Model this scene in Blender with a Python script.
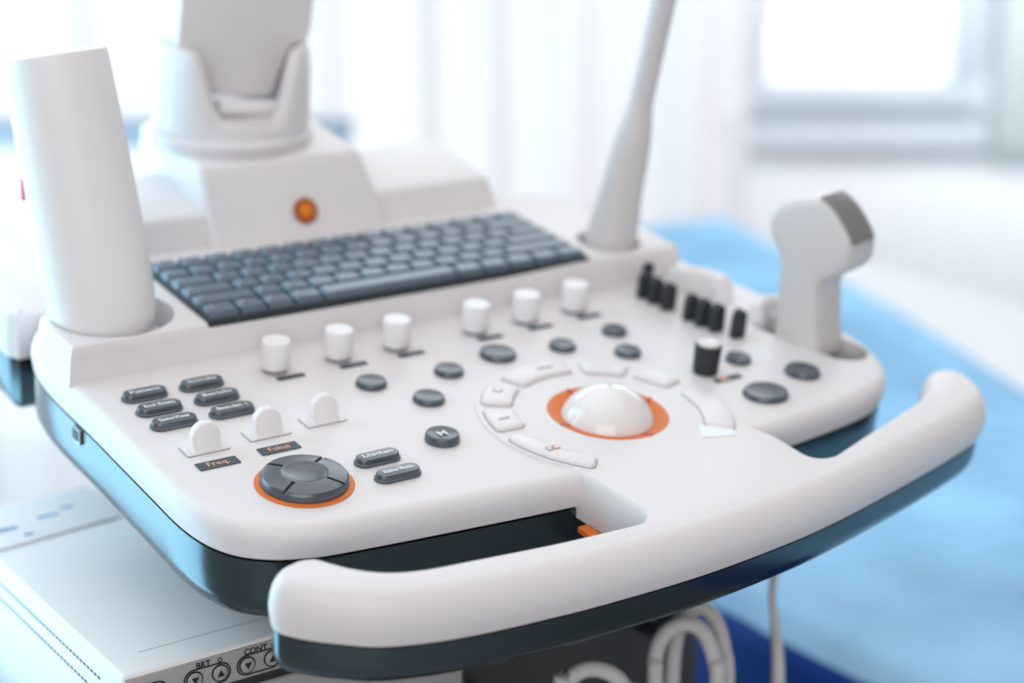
import bpy, bmesh, math, random
import numpy as np
from mathutils import Matrix, Vector, noise

random.seed(7)
for o in list(bpy.data.objects):
    bpy.data.objects.remove(o)
scene = bpy.context.scene
COL = scene.collection

# ------------------------------------------------------------------ camera
F_PX, CX, CY = 1800.0, 512.0, 341.5
TILT = math.radians(8.47)            # the console's panel leans towards its operator
PANEL_Z = 0.9                        # height of the panel's front dial above the floor
DX = np.array([0.8189, -0.5677, 0.0846])    # camera axes in the panel's frame
DY = np.array([0.1598, 0.3670, 0.9164])
D0 = np.array([0.5513, 0.7369, -0.3913])
CAM_P = np.array([-0.4033, -0.7021, 0.43])
RX = np.array([[1, 0, 0], [0, math.cos(TILT), -math.sin(TILT)], [0, math.sin(TILT), math.cos(TILT)]])
OFF = np.array([0, 0, PANEL_Z])
CAM_W = RX @ CAM_P + OFF


def ortho(v, *basis):
    v = v / np.linalg.norm(v)
    for b in basis:
        v = v - b * (v @ b)
    return v / np.linalg.norm(v)


D0 = ortho(D0)
DX = ortho(DX, D0)
DY = np.cross(DX, D0)
wx, wy, wd = RX @ DX, RX @ DY, RX @ D0
cam = bpy.data.cameras.new('camera')
cam_o = bpy.data.objects.new('camera', cam)
COL.objects.link(cam_o)
m = Matrix.Identity(4)
for i in range(3):
    m[i][0], m[i][1], m[i][2], m[i][3] = wx[i], wy[i], -wd[i], CAM_W[i]
cam_o.matrix_world = m
cam.sensor_width = 36
cam.lens = F_PX / 1024 * 36
cam.clip_start = 0.01
cam.clip_end = 200
cam.dof.use_dof = True
cam.dof.focus_distance = 0.915
cam.dof.aperture_fstop = 3.1
cam.dof.aperture_blades = 9
scene.camera = cam_o

# ------------------------------------------------------------------ world, lamps, exposure
world = bpy.data.worlds.new('World')
scene.world = world
world.use_nodes = True
bg = world.node_tree.nodes['Background']
bg.inputs[0].default_value = (1.0, 0.99, 0.99, 1)
bg.inputs[1].default_value = 0.34


def lamp(name, loc, target, sx, sy, power, color):
    l = bpy.data.lights.new(name, 'AREA')
    l.shape = 'RECTANGLE'
    l.size, l.size_y, l.energy, l.color = sx, sy, power, color
    o = bpy.data.objects.new(name, l)
    COL.objects.link(o)
    o.location = loc
    o.rotation_euler = (Vector(target) - Vector(loc)).to_track_quat('-Z', 'Y').to_euler()
    return o


lamp('overhead_fill', (0.35, 0.5, 2.9), (0.25, 0.25, 0.8), 2.6, 2.6, 20, (1.0, 0.985, 0.985))  # unseen overhead area light, added for the room's general ambience
lamp('front_fill', (-1.6, -2.3, 1.9), (0.15, 0.1, 0.9), 2.4, 1.8, 31, (1.0, 0.98, 0.975))  # added soft fill from the camera side for the front faces
lamp('wall_fill', (2.215, 0.887, 1.55), (2.646, 1.50, 1.50), 1.6, 0.8, 17, (0.985, 0.985, 1.0))  # added area light turned to the window wall to whiten it
lamp('outdoor_daylight', (4.0, 2.6, 3.4), (5.6, 5.3, 0.2), 2.4, 2.4, 380, (1.0, 0.98, 0.95))
lamp('left_blue_fill', (-0.68, 1.45, 1.02), (0.8, 1.45, 1.02), 1.9, 2.0, 46, (0.43, 0.77, 1.0))  # added lamp out of view, for blue light and reflections on left sides

scene.view_settings.view_transform = 'Standard'
scene.view_settings.look = 'None'
scene.view_settings.exposure = 0.32
scene.view_settings.gamma = 1
scene.cycles.use_denoising = True
scene.cycles.max_bounces = 8
scene.cycles.transparent_max_bounces = 12
scene.cycles.caustics_reflective = False
scene.cycles.caustics_refractive = False


# ------------------------------------------------------------------ pixel -> place
def pdir(px):
    return DX * ((px[0] - CX) / F_PX) + DY * ((CY - px[1]) / F_PX) + D0


def pz(px, z=0.0):                   # on the plane z of the panel's frame
    d = pdir(px)
    p = CAM_P + d * ((z - CAM_P[2]) / d[2])
    return (float(p[0]), float(p[1]))


def py(px, y):                       # on the plane y of the panel's frame
    d = pdir(px)
    return CAM_P + d * ((y - CAM_P[1]) / d[1])


def wdepth(px, depth):               # world point at a depth along the view
    return CAM_W + RX @ pdir(px) * depth


def wz(px, z):                       # world point at a height
    d = RX @ pdir(px)
    return CAM_W + d * ((z - CAM_W[2]) / d[2])


# ------------------------------------------------------------------ materials
MATS = {}


def mat(name, color, rough=0.5, spec=0.5, metal=0.0, bump=0.0, bscale=900, var=0.0, vscale=6, coat=0.0,
        emit=0.0, tint=None, sheen=0.0, ecolor=None):
    mt = bpy.data.materials.new(name)
    mt.use_nodes = True
    nt = mt.node_tree
    b = nt.nodes['Principled BSDF']
    b.inputs['Base Color'].default_value = (*color, 1)
    b.inputs['Roughness'].default_value = rough
    b.inputs['Specular IOR Level'].default_value = spec
    b.inputs['Metallic'].default_value = metal
    b.inputs['Coat Weight'].default_value = coat
    b.inputs['Coat Roughness'].default_value = 0.08
    b.inputs['Sheen Weight'].default_value = sheen
    if tint:
        b.inputs['Specular Tint'].default_value = (*tint, 1)
    if emit:
        b.inputs['Emission Color'].default_value = (*(ecolor or color), 1)
        b.inputs['Emission Strength'].default_value = emit
    tc = nt.nodes.new('ShaderNodeTexCoord')
    if var:
        n = nt.nodes.new('ShaderNodeTexNoise')
        n.inputs['Scale'].default_value = vscale
        n.inputs['Detail'].default_value = 5
        nt.links.new(tc.outputs['Object'], n.inputs['Vector'])
        r = nt.nodes.new('ShaderNodeValToRGB')
        r.color_ramp.elements[0].position = 0.3
        r.color_ramp.elements[1].position = 0.7
        r.color_ramp.elements[0].color = (*[max(0, c * (1 - var)) for c in color], 1)
        r.color_ramp.elements[1].color = (*[min(1, c * (1 + var)) for c in color], 1)
        nt.links.new(n.outputs['Fac'], r.inputs['Fac'])
        nt.links.new(r.outputs['Color'], b.inputs['Base Color'])
        mr = nt.nodes.new('ShaderNodeMapRange')
        mr.inputs['To Min'].default_value = max(0.02, rough - 0.06)
        mr.inputs['To Max'].default_value = rough + 0.06
        nt.links.new(n.outputs['Fac'], mr.inputs['Value'])
        nt.links.new(mr.outputs['Result'], b.inputs['Roughness'])
    if bump:
        n2 = nt.nodes.new('ShaderNodeTexNoise')
        n2.inputs['Scale'].default_value = bscale
        n2.inputs['Detail'].default_value = 3
        nt.links.new(tc.outputs['Object'], n2.inputs['Vector'])
        bp = nt.nodes.new('ShaderNodeBump')
        bp.inputs['Strength'].default_value = bump
        bp.inputs['Distance'].default_value = 0.0006
        nt.links.new(n2.outputs['Fac'], bp.inputs['Height'])
        nt.links.new(bp.outputs['Normal'], b.inputs['Normal'])
    MATS[name] = mt
    return mt


mat('white_plastic', (0.735, 0.71, 0.715), 0.42, 0.45, bump=0.22, bscale=1500, var=0.015, vscale=14)
mat('cap_plastic', (0.80, 0.785, 0.79), 0.4, 0.45, bump=0.05)
mat('key_white', (0.74, 0.71, 0.72), 0.36, 0.5, bump=0.05)
mat('dark_shell', (0.010, 0.011, 0.012), 0.2, 0.95, tint=(0.58, 0.87, 1.0), bump=0.04, bscale=1200)
MATS['dark_shell'].node_tree.nodes['Principled BSDF'].inputs['IOR'].default_value = 1.68
mat('trunk_plastic', (0.060, 0.058, 0.056), 0.5, 0.4, bump=0.2, bscale=500, var=0.15)
mat('slate_rubber', (0.042, 0.058, 0.080), 0.30, 0.95, bump=0.12, bscale=1500, var=0.04, vscale=60)
mat('key_blue_grey', (0.080, 0.120, 0.165), 0.34, 1.0, bump=0.1, bscale=1500)
mat('key_legend', (0.42, 0.47, 0.52), 0.5)
mat('key_bed', (0.014, 0.022, 0.03), 0.5)
mat('black_rubber', (0.018, 0.022, 0.025), 0.5, 0.45, bump=0.1)
mat('label_slate', (0.05, 0.075, 0.098), 0.5, 0.4)
mat('print_white', (0.82, 0.86, 0.9), 0.5)
mat('print_orange', (0.85, 0.40, 0.26), 0.5)
mat('print_grey', (0.28, 0.27, 0.29), 0.5)
mat('print_red', (0.55, 0.16, 0.13), 0.5)
mat('print_black', (0.012, 0.012, 0.014), 0.5)
mat('orange_ring', (0.60, 0.135, 0.012), 0.45, 0.4, emit=0.08)
mat('orange_line', (0.45, 0.10, 0.03), 0.35)
mat('ball_white', (0.78, 0.765, 0.76), 0.17, 0.5, coat=0.25)
mat('badge_orange', (0.75, 0.20, 0.015), 0.3, 0.5)
mat('badge_dark', (0.35, 0.07, 0.005), 0.3, 0.5)
mat('probe_plastic', (0.62, 0.595, 0.59), 0.4, 0.45, bump=0.06)
mat('lens_rubber', (0.20, 0.195, 0.195), 0.4, 0.5)
mat('printer_white', (0.80, 0.82, 0.835), 0.42, 0.45, bump=0.1, bscale=1400)
mat('printer_grey', (0.36, 0.35, 0.345), 0.45, 0.45, bump=0.08)
mat('printer_dark', (0.02, 0.02, 0.021), 0.5)
mat('silver_button', (0.62, 0.61, 0.6), 0.3, 0.5)
mat('paper', (0.86, 0.88, 0.9), 0.7)
mat('print_blue', (0.16, 0.36, 0.62), 0.6)
mat('vinyl_blue', (0.004, 0.055, 0.30), 0.5, 0.25, bump=0.2, bscale=300)
mat('sheet_blue', (0.31, 0.56, 0.80), 0.9, 0.05, var=0.26, vscale=5, bump=0.3, bscale=160)
mat('steel', (0.5, 0.51, 0.53), 0.35, 0.5, metal=1.0)
mat('bright_steel', (0.92, 0.92, 0.94), 0.28, 0.5, metal=1.0)
mat('linen_white', (0.85, 0.86, 0.89), 0.8, 0.1, bump=0.2, bscale=200)
mat('vent_grey', (0.14, 0.20, 0.26), 0.6)
mat('slot_grey', (0.42, 0.40, 0.41), 0.5)
mat('cable_grey', (0.52, 0.505, 0.50), 0.45, 0.4)
mat('floor_vinyl', (0.31, 0.315, 0.325), 0.3, 0.5, var=0.03, vscale=3)
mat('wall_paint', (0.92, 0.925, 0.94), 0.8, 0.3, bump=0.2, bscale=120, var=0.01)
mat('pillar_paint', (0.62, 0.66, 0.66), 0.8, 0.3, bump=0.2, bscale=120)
mat('frame_white', (0.60, 0.66, 0.72), 0.4, 0.4, var=0.01)
mat('sill_white', (0.66, 0.71, 0.76), 0.35, 0.4)
mat('table_grey', (0.30, 0.36, 0.43), 0.5, 0.4)
mat('metal_grey', (0.55, 0.56, 0.58), 0.4)
mat('house_peach', (0.92, 0.74, 0.64), 0.8, var=0.03)
mat('house_pale', (0.75, 0.8, 0.85), 0.8)
mat('roof_blue', (0.82, 0.92, 1.0), 0.7)
mat('red_mark', (0.7, 0.06, 0.08), 0.5)
mat('hole_dark', (0.10, 0.10, 0.11), 0.6)

# sheer curtain: light comes through the cloth
mt = bpy.data.materials.new('sheer_curtain')
mt.use_nodes = True
nt = mt.node_tree
nt.nodes.clear()
out = nt.nodes.new('ShaderNodeOutputMaterial')
tr = nt.nodes.new('ShaderNodeBsdfTranslucent')
tr.inputs[0].default_value = (0.435, 0.395, 0.375, 1)
df = nt.nodes.new('ShaderNodeBsdfDiffuse')
df.inputs[0].default_value = (0.80, 0.80, 0.82, 1)
tp = nt.nodes.new('ShaderNodeBsdfTransparent')
m1 = nt.nodes.new('ShaderNodeMixShader')
m1.inputs[0].default_value = 0.35
m2 = nt.nodes.new('ShaderNodeMixShader')
m2.inputs[0].default_value = 0.04
nt.links.new(tr.outputs[0], m1.inputs[1])
nt.links.new(df.outputs[0], m1.inputs[2])
nt.links.new(m1.outputs[0], m2.inputs[1])
nt.links.new(tp.outputs[0], m2.inputs[2])
nt.links.new(m2.outputs[0], out.inputs[0])
MATS['sheer_curtain'] = mt

mt = bpy.data.materials.new('daylight_sky')
mt.use_nodes = True
nt = mt.node_tree
nt.nodes.clear()
out = nt.nodes.new('ShaderNodeOutputMaterial')
em = nt.nodes.new('ShaderNodeEmission')
em.inputs[0].default_value = (0.84, 0.92, 1.0, 1)
em.inputs[1].default_value = 3.0
nt.links.new(em.outputs[0], out.inputs[0])
MATS['daylight_sky'] = mt

mt = bpy.data.materials.new('pane_glass')
mt.use_nodes = True
nt = mt.node_tree
nt.nodes.clear()
out = nt.nodes.new('ShaderNodeOutputMaterial')
tp = nt.nodes.new('ShaderNodeBsdfTransparent')
gl = nt.nodes.new('ShaderNodeBsdfGlossy')
gl.inputs['Roughness'].default_value = 0.05
mx = nt.nodes.new('ShaderNodeMixShader')
mx.inputs[0].default_value = 0.05
nt.links.new(tp.outputs[0], mx.inputs[1])
nt.links.new(gl.outputs[0], mx.inputs[2])
nt.links.new(mx.outputs[0], out.inputs[0])
MATS['pane_glass'] = mt

# ------------------------------------------------------------------ building helpers
M_PANEL = Matrix.Translation((0, 0, PANEL_Z)) @ Matrix.Rotation(TILT, 4, 'X')
ORIG = {}                            # object name -> (frame, origin in that frame)


def new_mesh(verts, faces, material, angle=40):
    me = bpy.data.meshes.new('shape')
    me.from_pydata([tuple(map(float, v)) for v in verts], [], faces)
    me.update()
    bm = bmesh.new()
    bm.from_mesh(me)
    bmesh.ops.remove_doubles(bm, verts=bm.verts, dist=1e-6)
    bmesh.ops.recalc_face_normals(bm, faces=bm.faces)
    bm.to_mesh(me)
    bm.free()
    if angle:
        me.shade_smooth()
        me.set_sharp_from_angle(angle=math.radians(angle))
    if material:
        me.materials.append(MATS[material])
    return me


class Thing:
    """an Empty at the thing's base; parts are given in the panel's frame or in the world's"""

    def __init__(self, name, label, cat, base, group=None):
        self.o = bpy.data.objects.new(name, None)
        COL.objects.link(self.o)
        self.o.location = base
        self.o.empty_display_size = 0.05
        self.base = Vector(base)
        self.o['label'] = label
        self.o['category'] = cat
        if group:
            self.o['group'] = group


def place(name, me, parent, frame='panel', label=None, origin=None):
    """link mesh me (given in the frame's coordinates) as a part of parent (a Thing or a part object)"""
    vs = np.array([v.co[:] for v in me.vertices])
    if origin is None:
        lo, hi = vs.min(0), vs.max(0)
        origin = Vector(((lo[0] + hi[0]) / 2, (lo[1] + hi[1]) / 2, lo[2]))
    origin = Vector(origin)
    me.transform(Matrix.Translation(-origin))
    return link(name, me, parent, frame, origin, label)


def link(name, me, parent, frame, origin, label=None, rot=None):
    origin = Vector(origin)
    o = bpy.data.objects.new(name, me)
    me.name = name
    COL.objects.link(o)
    R = rot or Matrix.Identity(4)
    if isinstance(parent, Thing):
        o.parent = parent.o
        base = M_PANEL if frame == 'panel' else Matrix.Identity(4)
        o.matrix_local = Matrix.Translation(-parent.base) @ base @ Matrix.Translation(origin) @ R
    elif parent is not None:
        o.parent = parent
        o.matrix_local = Matrix.Translation(origin - ORIG[parent.name]) @ R
    else:
        base = M_PANEL if frame == 'panel' else Matrix.Identity(4)
        o.matrix_local = base @ Matrix.Translation(origin) @ R
    ORIG[o.name] = origin
    if label:
        o['label'] = label
    return o


def tag(o, label=None, cat=None, group=None, kind=None):
    if label: o['label'] = label
    if cat: o['category'] = cat
    if group: o['group'] = group
    if kind: o['kind'] = kind
    return o


def dense(pts, n=6, closed=True):
    """Catmull-Rom through the points"""
    P = [np.array(p, float) for p in pts]
    N = len(P)
    res = []
    rng = range(N) if closed else range(N - 1)
    for i in rng:
        if closed:
            a, b, c, d = P[i - 1], P[i], P[(i + 1) % N], P[(i + 2) % N]
        else:
            a, b, c, d = P[max(i - 1, 0)], P[i], P[i + 1], P[min(i + 2, N - 1)]
        for k in range(n):
            t = k / n
            res.append(0.5 * ((2 * b) + (-a + c) * t + (2 * a - 5 * b + 4 * c - d) * t * t + (-a + 3 * b - 3 * c + d) * t ** 3))
    if not closed:
        res.append(P[-1])
    return res


def ccw(pts):
    a = sum(p[0] * q[1] - q[0] * p[1] for p, q in zip(pts, pts[1:] + pts[:1]))
    return pts if a > 0 else pts[::-1]


def inward(pts):
    N = len(pts)
    res = []
    for i in range(N):
        a, b, c = pts[i - 1], pts[i], pts[(i + 1) % N]
        t1, t2 = np.array(b) - a, np.array(c) - b
        t1 = t1 / (np.linalg.norm(t1) + 1e-12)
        t2 = t2 / (np.linalg.norm(t2) + 1e-12)
        n1, n2 = np.array([-t1[1], t1[0]]), np.array([-t2[1], t2[0]])
        n = n1 + n2
        n = n / (np.linalg.norm(n) + 1e-12)
        res.append(n / max(0.5, float(n @ n1)))
    return res


def loft(outline, profile, material, weights=None, tf=None, angle=40, caps=(True, True)):
    """outline in 2D, profile a list of (inset, height); weights scale the inset at each outline point"""
    pts = [np.array(p[:2], float) for p in outline]
    nor = inward(pts)
    N = len(pts)
    w = weights or [1.0] * N
    V, Fc = [], []
    for ins, z in profile:
        for p, n, k in zip(pts, nor, w):
            q = p + n * ins * k
            V.append((q[0], q[1], z) if tf is None else tf(q[0], q[1], z))
    for L in range(len(profile) - 1):
        for i in range(N):
            j = (i + 1) % N
            Fc.append((L * N + i, L * N + j, (L + 1) * N + j, (L + 1) * N + i))
    if caps[0]:
        Fc.append(tuple(range(N))[::-1])
    if caps[1]:
        Fc.append(tuple((len(profile) - 1) * N + i for i in range(N)))
    return new_mesh(V, Fc, material, angle)


def lathe(profile, material, c=(0, 0, 0), axis=(0, 0, 1), n=32, sx=1.0, sy=1.0, angle=40):
    q = Vector((0, 0, 1)).rotation_difference(Vector(axis).normalized())
    V, Fc = [], []
    K = len(profile)
    for r, z in profile:
        for i in range(n):
            a = 2 * math.pi * i / n
            v = q @ Vector((r * math.cos(a) * sx, r * math.sin(a) * sy, z))
            V.append((v.x + c[0], v.y + c[1], v.z + c[2]))
    for k in range(K - 1):
        for i in range(n):
            j = (i + 1) % n
            Fc.append((k * n + i, k * n + j, (k + 1) * n + j, (k + 1) * n + i))
    Fc.append(tuple(range(n))[::-1])
    Fc.append(tuple((K - 1) * n + i for i in range(n)))
    return new_mesh(V, Fc, material, angle)


def tube(path, r, material, n=12, closed=False):
    P = [Vector(p) for p in path]
    V, Fc = [], []
    up = Vector((0.13, 0.21, 0.97)).normalized()
    rr = r if isinstance(r, (list, tuple)) else [r] * len(P)
    for i, p in enumerate(P):
        t = (P[min(i + 1, len(P) - 1)] - P[max(i - 1, 0)]).normalized()
        if closed:
            t = (P[(i + 1) % len(P)] - P[i - 1]).normalized()
        if i == 0:
            u = t.orthogonal().normalized()
        else:
            u = (u - t * u.dot(t)).normalized()
        v = t.cross(u)
        for k in range(n):
            a = 2 * math.pi * k / n
            q = p + (u * math.cos(a) + v * math.sin(a)) * rr[i]
            V.append(q[:])
    L = len(P)
    for i in range(L if closed else L - 1):
        a, b = i * n, ((i + 1) % L) * n
        for k in range(n):
            j = (k + 1) % n
            Fc.append((a + k, a + j, b + j, b + k))
    if not closed:
        Fc.append(tuple(range(n))[::-1])
        Fc.append(tuple((L - 1) * n + k for k in range(n)))
    return new_mesh(V, Fc, material, 60)


def box(lo, hi, material, bevel=0.002, seg=2, tf=None):
    bm = bmesh.new()
    bmesh.ops.create_cube(bm, size=1)
    for v in bm.verts:
        for i in range(3):
            v.co[i] = lo[i] if v.co[i] < 0 else hi[i]
    if bevel:
        bmesh.ops.bevel(bm, geom=list(bm.edges), offset=bevel, segments=seg, profile=0.5, affect='EDGES')
    me = bpy.data.meshes.new('shape')
    if tf is not None:
        for v in bm.verts:
            v.co = tf(v.co)
    bm.to_mesh(me)
    bm.free()
    me.shade_smooth()
    me.set_sharp_from_angle(angle=math.radians(35))
    me.materials.append(MATS[material])
    return me


def carve(me, *cutters):
    """cut the cutters' volumes out of mesh me"""
    for cu in cutters:
        a = bpy.data.objects.new('tmp_a', me)
        b = bpy.data.objects.new('tmp_b', cu)
        COL.objects.link(a)
        COL.objects.link(b)
        md = a.modifiers.new('cut', 'BOOLEAN')
        md.operation = 'DIFFERENCE'
        md.solver = 'EXACT'
        md.object = b
        dg = bpy.context.evaluated_depsgraph_get()
        dg.update()
        r = bpy.data.meshes.new_from_object(a.evaluated_get(dg))
        bpy.data.objects.remove(a)
        bpy.data.objects.remove(b)
        me = r
    me.set_sharp_from_angle(angle=math.radians(32))
    return me


def text_mesh(body, size, material, spacing=1.0, bold=0.0):
    c = bpy.data.curves.new('txt', 'FONT')
    c.body = body
    c.size = size
    c.align_x = 'CENTER'
    c.align_y = 'CENTER'
    c.space_character = spacing
    c.offset = bold
    c.resolution_u = 3
    o = bpy.data.objects.new('txt', c)
    COL.objects.link(o)
    dg = bpy.context.evaluated_depsgraph_get()
    me = bpy.data.meshes.new_from_object(o.evaluated_get(dg))
    bpy.data.objects.remove(o)
    me.materials.clear()
    me.materials.append(MATS[material])
    return me


def lettering(body, size, material, parent, pos, width=None, tf=None, bold=0.0001, frame='panel'):
    me = text_mesh(body, size, material, 1.02, bold)
    vs = np.array([v.co[:] for v in me.vertices])
    w = vs[:, 0].max() - vs[:, 0].min()
    if width:
        me.transform(Matrix.Scale(width / w, 4, (1, 0, 0)))
    if tf is not None:
        me.transform(tf)
    me.transform(Matrix.Translation(pos))
    return place('lettering', me, parent, frame)


def stadium(cx, cy, L, W, n=10):
    r = W / 2
    res = []
    for i in range(n + 1):
        a = -math.pi / 2 + math.pi * i / n
        res.append((cx + L / 2 - r + r * math.cos(a), cy + r * math.sin(a)))
    for i in range(n + 1):
        a = math.pi / 2 + math.pi * i / n
        res.append((cx - L / 2 + r + r * math.cos(a), cy + r * math.sin(a)))
    return res


def rrect(cx, cy, L, W, r, n=4):
    res = []
    for sx, sy, a0 in ((1, -1, -90), (1, 1, 0), (-1, 1, 90), (-1, -1, 180)):
        for i in range(n + 1):
            a = math.radians(a0 + 90 * i / n)
            res.append((cx + sx * (L / 2 - r) + r * math.cos(a), cy + sy * (W / 2 - r) + r * math.sin(a)))
    return res


# ================================================================== the setting
AH = np.array([wd[0], wd[1]])
AH = AH / np.linalg.norm(AH)                        # the view's heading over the floor
RH = np.array([AH[1], -AH[0]])                      # to the right of it


def room(s, d, z):                                  # s metres to the right, d ahead of the camera's foot
    p = CAM_W[:2] + AH * d + RH * s
    return (p[0], p[1], z)


def room_box(s0, s1, d0, d1, z0, z1, material, bevel=0.004):
    return box((s0, d0, z0), (s1, d1, z1), material, bevel, 2, tf=lambda c: Vector(room(c[0], c[1], c[2])))


def sheet_xy(name, pts, z, material):
    me = new_mesh([(p[0], p[1], z) for p in pts], [tuple(range(len(pts)))], material, 0)
    o = place(name, me, None, 'world')
    tag(o, kind='structure')
    return o


sheet_xy('floor', [room(-6, -2.0, 0)[:2], room(6, -2.0, 0)[:2], room(6, 3.5, 0)[:2], room(-6, 3.5, 0)[:2]], 0, 'floor_vinyl')

# ================================================================== ultrasound console
con = Thing('ultrasound_console', 'white ultrasound machine console with keyboard, trackball and curved front handle', 'ultrasound machine', (0.19, 0.2, 0))

front_pts = [(-0.061, 0.20), (-0.0613, 0.12), (-0.0613, 0.05), (-0.061, 0.018), (-0.0575, -0.004), (-0.049, -0.021), (-0.035, -0.0325), (-0.018, -0.0390),
             (0.0, -0.0425), (0.065, -0.0490), (0.134, -0.0545), (0.19, -0.056), (0.262, -0.0535), (0.32, -0.0475), (0.36, -0.041),
             (0.385, -0.031), (0.402, -0.013), (0.412, 0.010), (0.416, 0.04), (0.411, 0.10), (0.402, 0.16), (0.392, 0.24),
             (0.36, 0.31), (0.19, 0.325), (0.02, 0.31), (-0.045, 0.245)]
panel_out = ccw(dense(front_pts, 6))
SEAM = -0.0185


def stadium_dir(c, e, half, wid, n=8):
    nx, ny = -e[1], e[0]
    return [(c[0] + e[0] * x + nx * y, c[1] + e[1] * x + ny * y) for x, y in stadium(0, 0, half * 2, wid * 2, n)]


EF = (math.cos(math.radians(-77)), math.sin(math.radians(-77)))     # along the flat of the hand-held probe
EN = (math.cos(math.radians(13)), math.sin(math.radians(13)))
PB = (0.384, 0.036)

me = loft(panel_out, [(0.0012, SEAM), (0.0003, -0.0125), (0, -0.009), (0.0004, -0.006), (0.0014, -0.0032), (0.0032, -0.0012), (0.0055, -0.0003), (0.0085, 0.0)], 'white_plastic')
cut = loft(stadium_dir(PB, EF, 0.042, 0.0165), [(0.002, -0.03), (0.0, 0.01)], 'white_plastic')
me = carve(me, cut, lathe([(0.0349, -0.0079), (0.0349, 0.01)], 'white_plastic', (0.1938, 0.0, 0), n=64))
top = place('control_panel', me, con)

me = loft(panel_out, [(0.017, -0.0580), (0.0130, -0.0574), (0.0085, -0.0552), (0.0050, -0.0520), (0.0026, -0.0482), (0.0019, -0.0445), (0.0016, -0.0425), (0.0015, -0.030), (0.0015, SEAM - 0.0032), (0.0015, SEAM - 0.0017), (0.0080, SEAM - 0.0016), (0.0082, SEAM + 0.004)], 'dark_shell')
low = place('lower_shell', me, con)
# USB port on the left side
me = box((-0.0619, 0.1410, -0.0300), (-0.0598, 0.1510, -0.0212), 'steel', 0.0004)
usb = place('usb_port', me, con)
place('slot', box((-0.0622, 0.1418, -0.0284), (-0.0612, 0.1502, -0.0217), 'printer_dark', 0.0002), usb)

# ---------------------------------------------------------------- handle with the trackball disc
TB = (0.1938, 0.0)
inner_l = [(pz(p, -0.001)) for p in [(626, 505), (640, 514), (642.5, 519), (637, 525), (610, 532), (550, 546), (470, 562), (426, 570.5), (396.5, 573.5), (373, 573), (349.6, 569.3), (335, 565.5)]]
tip_l = [(-0.030, -0.0655), (-0.040, -0.0615), (-0.0505, -0.0640), (-0.0575, -0.0715), (-0.0580, -0.0815)]
outer = [(-0.0500, -0.0925), (-0.0375, -0.1035), (-0.0214, -0.1146), (0.0046, -0.1231), (0.033, -0.1280), (0.0616, -0.1308), (0.0963, -0.1330), (0.1572, -0.1335), (0.2185, -0.1290), (0.2657, -0.1222), (0.335, -0.1075), (0.395, -0.0925)]
tip_r = [(0.420, -0.0830), (0.4335, -0.068), (0.4390, -0.053), (0.4375, -0.0415), (0.430, -0.0345), (0.4185, -0.0340), (0.4095, -0.0385), (0.3995, -0.0490)]
inner_r = [pz(p, -0.001) for p in [(917, 401), (908, 407), (897, 414), (880, 425), (860, 437.5), (842, 449.5), (828, 457.5), (812, 458), (797, 450), (775, 437)]]
arc_r = 0.0757
a0 = math.atan2(-0.0468, 0.2655 - TB[0])
a1 = math.atan2(-0.0468, 0.1335 - TB[0]) + 2 * math.pi
arc = [(TB[0] + arc_r * math.cos(a0 + (a1 - a0) * k / 40), TB[1] + arc_r * math.sin(a0 + (a1 - a0) * k / 40)) for k in range(41)]
il = dense([arc[-1]] + inner_l, 5, False)
tl = dense([inner_l[-1]] + tip_l + outer + tip_r + [inner_r[0]], 6, False)
ir = dense(inner_r + [arc[0]], 5, False)
hand = arc[:-1] + il[:-1] + tl[:-1] + ir[:-1]
wts = [0.05] * 40 + [0.22] * (len(il) - 1)
NT = len(tl) - 1
for k in range(NT):
    u = k / NT
    def ramp(t):
        return 0.22 + 0.36 * min(1, t / 0.09) + 0.42 * max(0, min(1, (t - 0.2) / 0.2))
    wts.append(min(ramp(u), ramp(1 - u)))
wts += [0.3] * (len(ir) - 1)
assert len(wts) == len(hand)
HS = -0.0255
me = loft(hand, [(0.0028, HS), (0.0009, -0.0195), (0.0002, -0.0150), (0.0010, -0.0100), (0.0026, -0.0060), (0.0048, -0.0030), (0.0076, -0.0008), (0.0104, 0.0005), (0.0130, 0.0011)], 'white_plastic', wts, angle=50)
# the disc part only is a thin skin above the panel, so the recess for the ball is cut from it
me = carve(me, lathe([(0.0347, -0.009), (0.0347, 0.02)], 'white_plastic', (TB[0], TB[1], 0), n=64))
hn = place('handle', me, con)
# dark underside of the handle: only the free bow in front of the panel
bow = il[:-1] + tl[:-1] + ir[:-1] + [arc[0]]
wb = [0.25] * (len(il) - 1) + [0.5 + 0.5 * w for w in wts[40 + len(il) - 1:40 + len(il) - 1 + NT]] + [0.3] * (len(ir) - 1) + [0.3]
me = loft(bow, [(0.0155, -0.0505), (0.0105, -0.0490), (0.0062, -0.0462), (0.0044, -0.0425), (0.0036, -0.0400), (0.0033, -0.0385), (0.0032, HS - 0.0022), (0.0032, HS - 0.0013), (0.0062, HS - 0.0012), (0.0066, HS + 0.004)], 'dark_shell', wb, angle=50)
hu = place('handle_underside', me, con)
# orange tab inside the slot
def px_x(px, x):
    d = pdir(px)
    return CAM_P + d * ((x - CAM_P[0]) / d[0])


t0, t1 = px_x((578, 525.5), 0.128), px_x((592, 536), 0.128)
place('orange_tab', box((0.1278, min(t0[1], t1[1]), t0[2] - 0.004), (0.1345, max(t0[1], t1[1]), t0[2] - 0.0005), 'orange_ring', 0.0006), con)

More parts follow.
